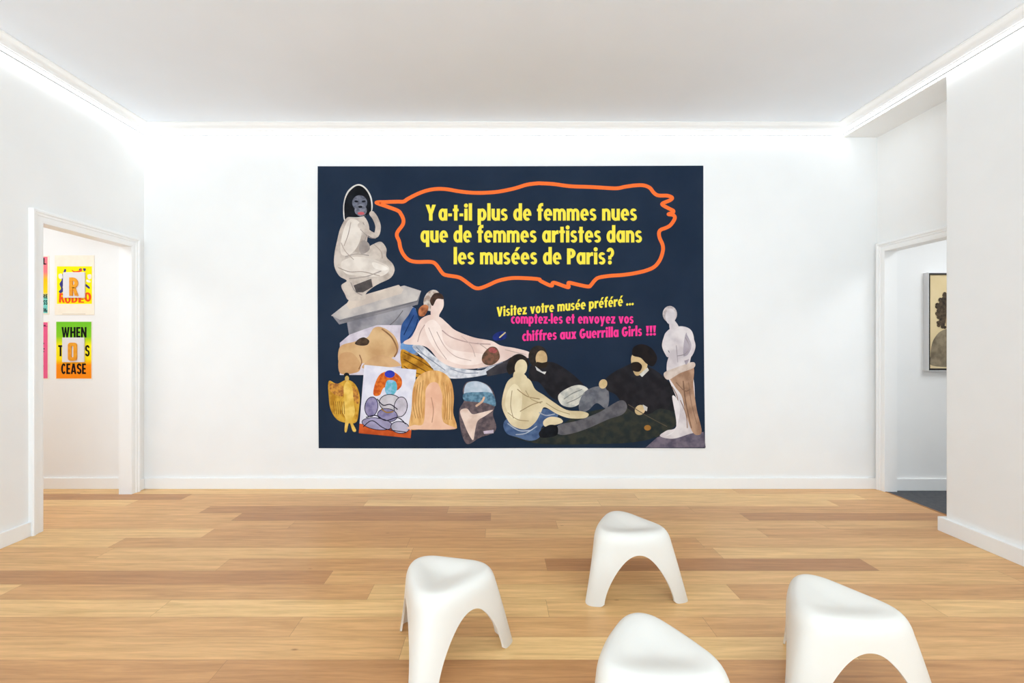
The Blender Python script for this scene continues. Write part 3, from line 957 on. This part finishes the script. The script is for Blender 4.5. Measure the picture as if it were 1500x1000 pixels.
# F: pale peach pillar between two wavy blond curtains
a = Print('printed_curtain')
BLON = pm((232, 186, 122), (206, 150, 88), 14, 4, (1.6, 1, 0.5))
a.fill(BLON, [(600, 627), (603, 600), (605, 570), (612, 552), (628, 543), (646, 544), (660, 556), (665, 580), (664, 604), (669, 622), (666, 628), (640, 628), (620, 628)])
a.fill(pm((238, 196, 168), (226, 176, 148), 5), [(600, 628), (606, 622), (620, 620), (623, 590), (624, 570), (632, 560), (642, 562), (648, 580), (647, 600), (650, 618), (666, 628)])
for i in range(4):
    a.line(pm((188, 132, 76)), [(608 + i * 4, 566 + i * -3), (605 + i * 4, 590), (609 + i * 3.5, 612)], 0.9)
    a.line(pm((188, 132, 76)), [(650 + i * 3.6, 560 + i * 3), (653 + i * 3, 586), (651 + i * 3.6, 614)], 0.9)
a.line(pm((206, 150, 124)), [(632, 582), (635, 600), (633, 618)], 1.2)
a.done()

# G: torn snapshot of trees, bank and pale cloth
a = Print('printed_torn_photo')
a.fill(pm((112, 96, 98), (80, 70, 76), 26), [(673, 600), (680, 586), (678, 572), (683, 560), (697, 558), (712, 562), (722, 572), (726, 590), (722, 606), (727, 624), (722, 634), (704, 640), (686, 650), (678, 640), (674, 622)])
a.fill(pm((196, 204, 216), (170, 186, 200), 16), [(680, 572), (684, 561), (698, 558), (712, 563), (720, 572), (718, 578), (684, 578)])
a.fill(pm((110, 148, 170), (70, 104, 126), 30), [(680, 576), (700, 574), (721, 576), (726, 594), (712, 590), (694, 588), (680, 586)])
a.fill(pm((232, 210, 196), (214, 186, 170), 10), [(674, 602), (684, 598), (692, 606), (704, 604), (722, 600), (712, 608), (700, 616), (696, 630), (693, 644), (686, 634), (680, 620)])
a.line(pm((220, 180, 150)), [(698, 594), (706, 588), (709, 582)], 3)
a.fill(pm((206, 190, 204)), [(708, 631), (723, 629), (723, 634), (709, 635)], False)
a.done()

# H: three people seated on dark grass
a = Print('printed_picnic_group')
CREAM = pm((224, 208, 172), (202, 184, 146), 5)
COAT = pm((30, 28, 32), (40, 38, 42), 12)
a.fill(pm((38, 44, 44), (54, 56, 48), 14), [(740, 630), (770, 622), (810, 626), (850, 606), (900, 596), (950, 592), (990, 588), (1000, 600), (990, 622), (960, 640), (920, 648), (860, 650), (800, 650), (764, 644)])
a.fill(pm((86, 108, 144), (62, 84, 122), 14), [(738, 618), (756, 606), (790, 598), (816, 604), (812, 616), (794, 624), (790, 640), (776, 645), (758, 640), (742, 634)])
# person in a dark coat, pale trousers
a.fill(COAT, [(776, 538), (786, 532), (808, 530), (828, 540), (848, 556), (854, 566), (836, 574), (822, 586), (806, 580), (790, 560), (776, 556)])
a.fill(pm((214, 210, 198), (170, 170, 164), 14), [(818, 578), (836, 566), (852, 564), (862, 572), (852, 588), (838, 596), (822, 592)])
a.fill(pm((118, 118, 124), (90, 92, 100), 14), [(848, 590), (856, 574), (872, 566), (888, 568), (892, 582), (888, 598), (874, 590), (862, 600), (850, 604)])
a.oval(pm((52, 44, 38), (36, 32, 30), 30), 788, 522, 14, 16)
a.oval(pm((206, 178, 134), (188, 158, 116), 14), 793, 525, 8.5, 12)
a.fill(pm((48, 38, 30)), [(786, 530), (794, 531), (802, 530), (800, 537), (793, 539), (788, 537)])
a.fill(pm((232, 230, 226)), [(784, 536), (794, 544), (800, 544), (798, 548), (786, 542)], False)
# person in a cream dress seated sideways
a.fill(CREAM, [(740, 566), (748, 554), (762, 550), (776, 556), (784, 570), (796, 578), (810, 588), (830, 600), (852, 602), (862, 606), (856, 612), (834, 612), (816, 606), (798, 596),
               (792, 604), (784, 618), (770, 628), (752, 624), (742, 612), (735, 592)])
a.fill(pm((236, 224, 192), (220, 204, 168), 5), [(744, 572), (754, 562), (764, 574), (764, 596), (760, 614), (748, 610), (740, 592)])
a.line(pm((160, 136, 100)), [(758, 570), (772, 580), (790, 584)], 1.4)
a.line(pm((168, 144, 108)), [(762, 602), (780, 592), (794, 588)], 1.3)
for pts_ in ([(750, 572), (748, 594), (752, 612)], [(770, 572), (778, 584), (792, 590)], [(744, 604), (758, 614), (774, 616)], [(800, 590), (816, 600), (834, 606)]):
    a.line(pm((178, 156, 118)), pts_, 1.1)
for pts_ in ([(744, 620), (760, 630), (776, 630)], [(756, 636), (770, 634), (786, 624)], [(790, 604), (800, 608), (812, 606)]):
    a.line(pm((176, 186, 202)), pts_, 1.6)
for pts_ in ([(826, 584), (838, 576), (852, 570)], [(830, 590), (844, 584), (856, 576)]):
    a.line(pm((140, 140, 136)), pts_, 1.3)
a.fill(pm((44, 36, 32), (30, 26, 26), 20), [(742, 538), (748, 524), (760, 518), (772, 524), (774, 536), (764, 534), (754, 544), (746, 548)])
a.oval(CREAM, 763, 538, 9, 12, 10)
a.fill(CREAM, [(754, 544), (768, 548), (772, 556), (760, 560), (752, 556)])
a.fill(CREAM, [(796, 616), (806, 610), (820, 612), (824, 618), (812, 622), (798, 624)])
# person in a dark coat and cap reaching out a hand
a.fill(COAT, [(886, 556), (900, 544), (914, 537), (926, 532), (940, 534), (956, 540), (972, 552), (990, 572), (1000, 592), (990, 602), (966, 598), (950, 606), (930, 604), (912, 592), (902, 578), (888, 570)])
a.fill(pm((104, 102, 106), (80, 78, 84), 12), [(908, 586), (918, 594), (912, 606), (890, 614), (858, 628), (830, 636), (816, 634), (818, 622), (844, 616), (876, 604)])
a.fill(BLACK, [(790, 632), (804, 622), (816, 624), (816, 636), (804, 640), (792, 640)])
a.fill(pm((210, 184, 140), (190, 162, 118), 12), [(924, 524), (930, 516), (944, 518), (948, 532), (944, 544), (932, 550), (926, 540)])
a.fill(pm((34, 28, 28), (24, 22, 24), 16), [(926, 520), (928, 508), (940, 504), (954, 510), (962, 524), (956, 536), (946, 532), (938, 524)])
a.fill(pm((40, 30, 26)), [(924, 532), (934, 530), (940, 536), (936, 544), (926, 542)])
a.oval(pm((216, 190, 146), (196, 170, 126), 12), 883, 562, 6, 7, 20)
a.fill(pm((230, 226, 218)), [(936, 548), (948, 538), (950, 542), (940, 552)], False)
a.oval(pm((216, 190, 146), (196, 170, 126), 12), 937, 600, 8, 7, -40)
a.fill(pm((226, 222, 214)), [(941, 592), (948, 596), (947, 602), (943, 600)], False)
a.line(pm((90, 80, 66)), [(920, 592), (946, 608), (976, 624)], 1.1)
a.oval(pm((160, 112, 52)), 948, 626, 5, 4)
a.done()

# I: pale standing statue in a long wrap on a grey rock
a = Print('printed_standing_statue')
MARB = pm((222, 214, 214), (196, 186, 190), 6)
a.fill(pm((118, 108, 122), (84, 78, 94), 12), [(945, 655), (962, 640), (986, 632), (1010, 634), (1030, 632), (1033, 655)], False)
a.fill(MARB, [(971, 500), (974, 488), (984, 480), (1000, 478), (1012, 484), (1016, 500), (1012, 520), (1010, 536), (1016, 560), (1018, 600), (1022, 628), (1006, 636), (984, 642), (966, 638), (976, 630), (990, 624), (992, 590), (978, 552), (976, 534), (980, 516), (974, 510)])
a.fill(pm((184, 148, 122), (150, 116, 94), 9), [(978, 548), (992, 544), (1012, 532), (1016, 542), (1015, 564), (1020, 600), (1027, 632), (1015, 634), (1004, 606), (998, 580), (988, 566)])
a.fill(pm((214, 198, 188), (190, 168, 154), 9), [(972, 546), (990, 538), (1014, 530), (1016, 538), (996, 546), (978, 556)])
a.line(pm((128, 98, 80)), [(1000, 558), (1004, 590), (1012, 626)], 1.6)
a.line(pm((140, 108, 88)), [(990, 560), (1002, 572), (1010, 570)], 1.4)
for pts_ in ([(984, 566), (992, 584), (990, 612)], [(1008, 560), (1012, 590), (1020, 620)], [(996, 586), (1004, 606), (1006, 626)]):
    a.line(pm((150, 118, 98)), pts_, 1.2)
a.fill(pm((236, 230, 230), (222, 214, 216), 8), [(984, 580), (994, 590), (994, 612), (986, 632), (974, 638), (990, 624)])
a.fill(pm((176, 166, 174), (150, 140, 150), 8), [(1004, 488), (1012, 492), (1010, 520), (1004, 534), (1000, 514)])
a.oval(pm((206, 196, 194), (170, 158, 158), 30), 980.5, 460, 10.5, 12)
a.oval(MARB, 981.5, 463.5, 7.5, 11.5)
a.fill(MARB, [(980, 470), (988, 470), (994, 482), (982, 486)])
a.line(MARB, [(1008, 488), (1015, 506), (1008, 522), (994, 526)], 6)
a.line(pm((168, 158, 162)), [(1003, 494), (1009, 507), (1003, 518), (992, 521)], 1.3)
a.line(MARB, [(976, 490), (972, 506), (978, 520)], 6)
a.line(pm((178, 168, 172)), [(990, 506), (992, 530)], 1.1)
a.done()

# ------------------------------------------------------------------ letter posters in the room beyond the left doorway
def poster(name, label, x0, y0, x1, y1):
    Pw = wall_pt(YB - 0.003)
    q = Pw((x0 + x1) / 2, y1)
    t = thing(name, label, 'poster', (q[0], YB - 0.0005, q[2]), 0, 'letter posters in the side room')
    def P(k):
        def f(u, v):
            r = Pw(u, v)
            return (r[0] - q[0], -0.003 - 0.0004 * k, r[2] - q[2])
        return f
    return t, P
def slab(name, P, x0, y0, x1, y1, d0, d1, m, parent, bevel=0.0):
    a, b = P(0)(x0, y1), P(0)(x1, y0)
    bm = bmesh.new()
    box(bm, a[0], b[0], -d1, -d0, a[2], b[2], 0, bevel)
    return obj(name, bm, m, parent)
def block_letter(P, loops_list, d, th, m, parent):
    """raised letter: outline loops extruded from the plate."""
    bm = bmesh.new()
    for loops in loops_list:
        add_loops(bm, [[(*[P(0)(*q)[0]], -d - th, P(0)(*q)[2]) for q in lp] for lp in loops])
        for lp in loops:
            n = len(lp)
            for i in range(n):
                a, b = P(0)(*lp[i]), P(0)(*lp[(i + 1) % n])
                vs = [bm.verts.new(p) for p in ((a[0], -d - th, a[2]), (b[0], -d - th, b[2]), (b[0], -d, b[2]), (a[0], -d, a[2]))]
                bm.faces.new(vs)
    bmesh.ops.remove_doubles(bm, verts=bm.verts, dist=1e-5)
    bmesh.ops.recalc_face_normals(bm, faces=bm.faces)
    return obj('letter', bm, m, parent)

PAPER = noise_mat('cream_paper', (247, 237, 220), (243, 232, 214), 20, 3, 0.8, 0.1)
PLATE = new_mat('frosted_plate', (226, 224, 226), 0.35, 0.4)
AMBER = noise_mat('amber_resin', (240, 166, 28), (228, 146, 18), 30, 3, 0.35, 0.4)
YEL = new_mat('yellow_ink', (255, 236, 10), 0.7, 0.1)
RED = new_mat('red_orange_ink', (240, 84, 34), 0.7, 0.1)
INK = new_mat('black_ink', (20, 18, 18), 0.7, 0.1)
BLU = new_mat('blue_ink', (62, 60, 128), 0.7, 0.1)
WHT = new_mat('white_ink', (236, 232, 226), 0.7, 0.1)

def bands(name, stops):
    """paper printed in colours that run into each other from top to bottom; stops = (height fraction from below, rgb)."""
    m = bpy.data.materials.new(name)
    m.use_nodes = True
    nt = m.node_tree
    b = nt.nodes['Principled BSDF']
    b.inputs['Roughness'].default_value = 0.75
    b.inputs['Specular IOR Level'].default_value = 0.1
    tc = nt.nodes.new('ShaderNodeTexCoord')
    sp = nt.nodes.new('ShaderNodeSeparateXYZ')
    nt.links.new(tc.outputs['Generated'], sp.inputs[0])
    r = nt.nodes.new('ShaderNodeValToRGB')
    cr = r.color_ramp
    cr.elements[0].position, cr.elements[0].color = stops[0][0], (*lin(stops[0][1]), 1)
    cr.elements[1].position, cr.elements[1].color = stops[-1][0], (*lin(stops[-1][1]), 1)
    for p, c in stops[1:-1]:
        e = cr.elements.new(p); e.color = (*lin(c), 1)
    nt.links.new(sp.outputs['Z'], r.inputs['Fac'])
    nt.links.new(r.outputs['Color'], b.inputs['Base Color'])
    return m

q4 = lambda *p: [(50 + x / 4.55, 350 + y / 4.55) for x, y in p]
def k4(x, y):
    return (50 + x / 4.55, 350 + y / 4.55)

# upper right: cream poster with the yellow picture and the amber R
t, P = poster('poster', 'cream poster with yellow picture, red lettering and amber letter R on a plate', 80, 374, 138, 461)
slab('paper', P, 80.2, 373.8, 138, 461, 0.0, 0.003, PAPER, t)
bm = bmesh.new(); add_loops(bm, [[P(1)(*k4(*c)) for c in ((152, 182), (386, 182), (386, 432), (152, 432))]]); obj('yellow_panel', bm, YEL, t)
for pts, mi in (([(165, 350), (180, 330), (170, 300), (185, 270), (172, 250), (190, 235), (204, 200), (214, 210), (200, 250), (205, 290), (190, 320), (200, 340), (180, 360)], 0),
                ([(250, 205), (270, 214), (300, 210), (318, 196), (316, 214), (290, 224), (262, 220)], 1),
                ([(300, 200), (318, 196), (318, 214), (304, 216)], 0), ([(328, 196), (346, 198), (340, 214), (330, 210)], 0),
                ([(346, 300), (360, 310), (372, 322), (368, 332), (352, 322), (344, 312)], 0),
                ([(356, 240), (380, 236), (382, 262), (362, 266)], 2), ([(164, 236), (186, 232), (190, 262), (168, 262)], 2), ([(352, 270), (376, 280), (372, 290), (350, 284)], 2)):
    bm = bmesh.new()
    add_loops(bm, [[P(2 + mi * 0.3)(*q) for q in smooth_closed(q4(*pts), 4)]])
    obj('printed_splash', bm, [BLU, RED, WHT][mi], t)
for ch, (xa, ya), (xb, yb), h in (('R', (166, 422), (206, 424), 62), ('O', (206, 428), (246, 426), 50), ('D', (250, 424), (290, 424), 46), ('E', (296, 424), (334, 424), 46), ('O', (338, 418), (384, 414), 60)):
    a, b = k4(xa, ya), k4(xb, yb)
    bm = bmesh.new()
    add_text(bm, ch, a[0], a[1], b[0], b[1], h / 4.55 / CAPH, P(4))
    obj('printed_letter', bm, RED, t)
bm = bmesh.new(); a, b = k4(190, 498), k4(345, 500)
for i in range(14):
    x = a[0] + (b[0] - a[0]) * i / 14
    add_loops(bm, [[P(1)(x, a[1]), P(1)(x + 1.6, a[1]), P(1)(x + 1.6, a[1] + 0.6), P(1)(x, a[1] + 0.6)]])
obj('imprint_line', bm, new_mat('grey_ink', (170, 160, 150), 0.8, 0.1), t)
a, b = k4(200, 222), k4(344, 392)
slab('plate', P, a[0], a[1], b[0], b[1], 0.004, 0.016, PLATE, t, 0.002)
a = k4(247, 379); sx = (306 - 247) / 4.55 / 0.78; sy = (379 - 258) / 4.55 / CAPH
block_letter(P, [[[(a[0] + x * sx, a[1] - y * sy) for x, y in lp] for lp in loops] for loops in GL['R'][0]], 0.016, 0.008, AMBER, t)

# lower right: WHEN T(O)S CEASE
t, P = poster('poster', 'green, yellow and orange poster with black words WHEN and CEASE and amber letter O', 82.3, 470.9, 134.2, 554.4)
slab('paper', P, 81.6, 470.4, 134.9, 555.0, 0.0, 0.003, PAPER, t)
bm = bmesh.new(); add_loops(bm, [[P(1)(*k4(*c)) for c in ((148, 551), (382, 551), (382, 929), (148, 929))]])
obj('colour_panel', bm, bands('green_yellow_orange_ink', [(0.0, (250, 140, 22)), (0.24, (252, 146, 20)), (0.34, (252, 224, 20)), (0.58, (252, 238, 30)), (0.74, (136, 206, 40)), (1.0, (112, 196, 44))]), t)
for s, xa, xb, yb, h in (('WHEN', 183, 350, 656, 70), ('T', 161, 192, 781, 74), ('S', 341, 371, 781, 74), ('CEASE', 181, 346, 899, 70)):
    a, b = k4(xa, yb), k4(xb, yb)
    bm = bmesh.new()
    add_text(bm, s, a[0], a[1], b[0], b[1], h / 4.55 / CAPH, P(2))
    obj('lettering', bm, INK, t)
a, b = k4(195, 656), k4(340, 820)
slab('plate', P, a[0], a[1], b[0], b[1], 0.004, 0.016, PLATE, t, 0.002)
def rrect(x0, y0, x1, y1, r, n=6):
    out = []
    for cx, cy, a0 in ((x1 - r, y1 - r, 0), (x0 + r, y1 - r, 90), (x0 + r, y0 + r, 180), (x1 - r, y0 + r, 270)):
        for i in range(n + 1):
            t_ = math.radians(a0 + 90 * i / n)
            out.append((cx + r * math.cos(t_), cy + r * math.sin(t_)))
    return out
block_letter(P, [[[k4(*c) for c in rrect(238, 690, 296, 810, 18)], [k4(*c) for c in rrect(259, 712, 275, 788, 7)]]], 0.016, 0.008, AMBER, t)

# the two posters half hidden by the doorway
t, P = poster('poster', 'cream-edged poster in pink, orange and teal at the doorway edge, beside the amber letter R', 40, 375, 71.8, 461)
slab('paper', P, 15, 374.5, 71.8, 460.5, 0.0, 0.003, PAPER, t)
bm = bmesh.new(); add_loops(bm, [[P(1)(17, 376), P(1)(69.8, 376), P(1)(69.8, 458.5), P(1)(17, 458.5)]])
obj('colour_panel', bm, bands('pink_orange_teal_ink', [(0.0, (116, 204, 196)), (0.27, (120, 206, 190)), (0.37, (252, 214, 30)), (0.6, (254, 190, 24)), (0.73, (246, 126, 132)), (1.0, (244, 120, 140))]), t)
for s, xa, xb, yb, h in (('L', 60, 82, 170, 44), ('URE', 40, 90, 395, 28), ('ESS', 50, 90, 437, 30), ('96', 57, 88, 487, 28)):
    a, b = k4(xa, yb), k4(xb, yb)
    bm = bmesh.new()
    add_text(bm, s, a[0], a[1], b[0], b[1], h / 4.55 / CAPH, P(2))
    obj('lettering', bm, INK, t)
t, P = poster('poster', 'deep pink poster at the doorway edge, beside the poster with the word CEASE', 40, 471, 71.4, 555)
slab('paper', P, 15, 470.6, 71.6, 555, 0.0, 0.003, PAPER, t)
bm = bmesh.new(); add_loops(bm, [[P(1)(17, 472), P(1)(69.9, 472), P(1)(69.9, 554), P(1)(17, 554)]])
obj('colour_panel', bm, noise_mat('pink_ink', (238, 104, 146), (232, 94, 138), 6, 2, 0.75, 0.1), t)
bm = bmesh.new()
a, b = k4(56, 583), k4(90, 583)
add_text(bm, 'OL.', a[0], a[1], b[0], b[1], 12 / 4.55 / CAPH, P(2))
obj('lettering', bm, INK, t)
for ya, xa, xb in ((692, 58, 68), (728, 56, 70), (746, 58, 68), (842, 58, 64)):
    bm = bmesh.new()
    add_loops(bm, [[P(2)(*k4(*c)) for c in ((xa, ya), (xb, ya), (xb, ya + 7), (xa, ya + 7))]])
    obj('printed_mark', bm, INK, t)

# ------------------------------------------------------------------ framed photograph in the hall
x0, x1, z0, z1 = 4.083, 4.80, 1.138, 2.068
fx = (x0 + x1) / 2
t = thing('framed_photograph', 'sepia portrait photograph in a deep white frame beyond the right doorway', 'picture', (fx, YH, z0))
W2, HH, DP = (x1 - x0) / 2, z1 - z0, 0.05
FR = new_mat('white_frame', (214, 214, 216), 0.45, 0.4)
bm = boxes((-W2, -W2 + 0.006, -DP, -0.0005, 0, HH), (W2 - 0.006, W2, -DP, -0.0005, 0, HH), (-W2 + 0.006, W2 - 0.006, -DP, -0.0005, 0, 0.006), (-W2 + 0.006, W2 - 0.006, -DP, -0.0005, HH - 0.006, HH))
obj('frame', bm, FR, t)
i0 = W2 - 0.006
bm = boxes((-i0, -i0 + 0.014, -DP + 0.002, -0.001, 0.006, HH - 0.006), (i0 - 0.014, i0, -DP + 0.002, -0.001, 0.006, HH - 0.006),
           (-i0 + 0.014, i0 - 0.014, -DP + 0.002, -0.001, 0.006, 0.024), (-i0 + 0.014, i0 - 0.014, -DP + 0.002, -0.001, HH - 0.020, HH - 0.006))
o = obj('inner_frame', bm, new_mat('black_inner_frame', (38, 34, 32), 0.5, 0.3), t); o['label'] = 'black inner rim of the frame'
j0 = i0 - 0.014
bm = boxes((-j0, j0, -0.036, -0.001, 0.024, HH - 0.020))
sheet = obj('photograph', bm, noise_mat('sepia_paper', (232, 212, 168), (224, 202, 156), 4, 3, 0.6, 0.2), t)
HS = [0.0]
def ph(pts, k):
    return [(-j0 + (u - HS[0]) * 2 * j0, -0.0365 - 0.0004 * k, 0.024 + v * (HH - 0.044)) for u, v in smooth_closed(pts, 5)]
bm = bmesh.new()
add_loops(bm, [ph([(0.04, 0.03), (0.02, 0.13), (0.04, 0.26), (0.09, 0.34), (0.17, 0.40), (0.30, 0.43), (0.44, 0.43), (0.60, 0.38), (0.76, 0.30), (0.88, 0.16), (0.92, 0.03), (0.5, 0.012)], 1)])
HS[0] = 0.125
obj('printed_shirt', bm, noise_mat('grey_sepia_shirt', (150, 136, 112), (108, 96, 78), 14, 4, 0.6, 0.2), sheet)
bm = bmesh.new()
add_loops(bm, [ph([(0.40, 0.36), (0.36, 0.46), (0.34, 0.60), (0.40, 0.72), (0.52, 0.74), (0.62, 0.66), (0.64, 0.52), (0.58, 0.42), (0.58, 0.36), (0.50, 0.33)], 2)])
obj('printed_face', bm, noise_mat('sepia_face', (186, 158, 118), (170, 142, 104), 6, 3, 0.6, 0.2), sheet)
bm = bmesh.new()
rng = random.Random(3)
nb = 0
hair = [(0.33, 0.44), (0.27, 0.48), (0.26, 0.55), (0.23, 0.60), (0.25, 0.67), (0.28, 0.73), (0.35, 0.79), (0.45, 0.83), (0.56, 0.82), (0.66, 0.78), (0.73, 0.70), (0.74, 0.60), (0.70, 0.50), (0.65, 0.44),
        (0.64, 0.56), (0.58, 0.66), (0.46, 0.68), (0.38, 0.62), (0.36, 0.52)]
add_loops(bm, [ph(hair, 3)])
for u, v in hair[:14]:
    for _ in range(6):
        a_, b_ = u + rng.uniform(-0.025, 0.02), v + rng.uniform(-0.02, 0.02)
        q_ = rng.uniform(0.5, 1.1)
        add_loops(bm, [ph([(a_ + q_ * 0.026 * math.cos(s_), b_ + q_ * 0.02 * math.sin(s_)) for s_ in [k_ * math.pi / 3 for k_ in range(6)]], 4 + nb * 0.04)])
        nb += 1
obj('printed_hair', bm, noise_mat('dark_curly_hair', (44, 36, 28), (96, 80, 62), 40, 5, 0.6, 0.2), sheet)
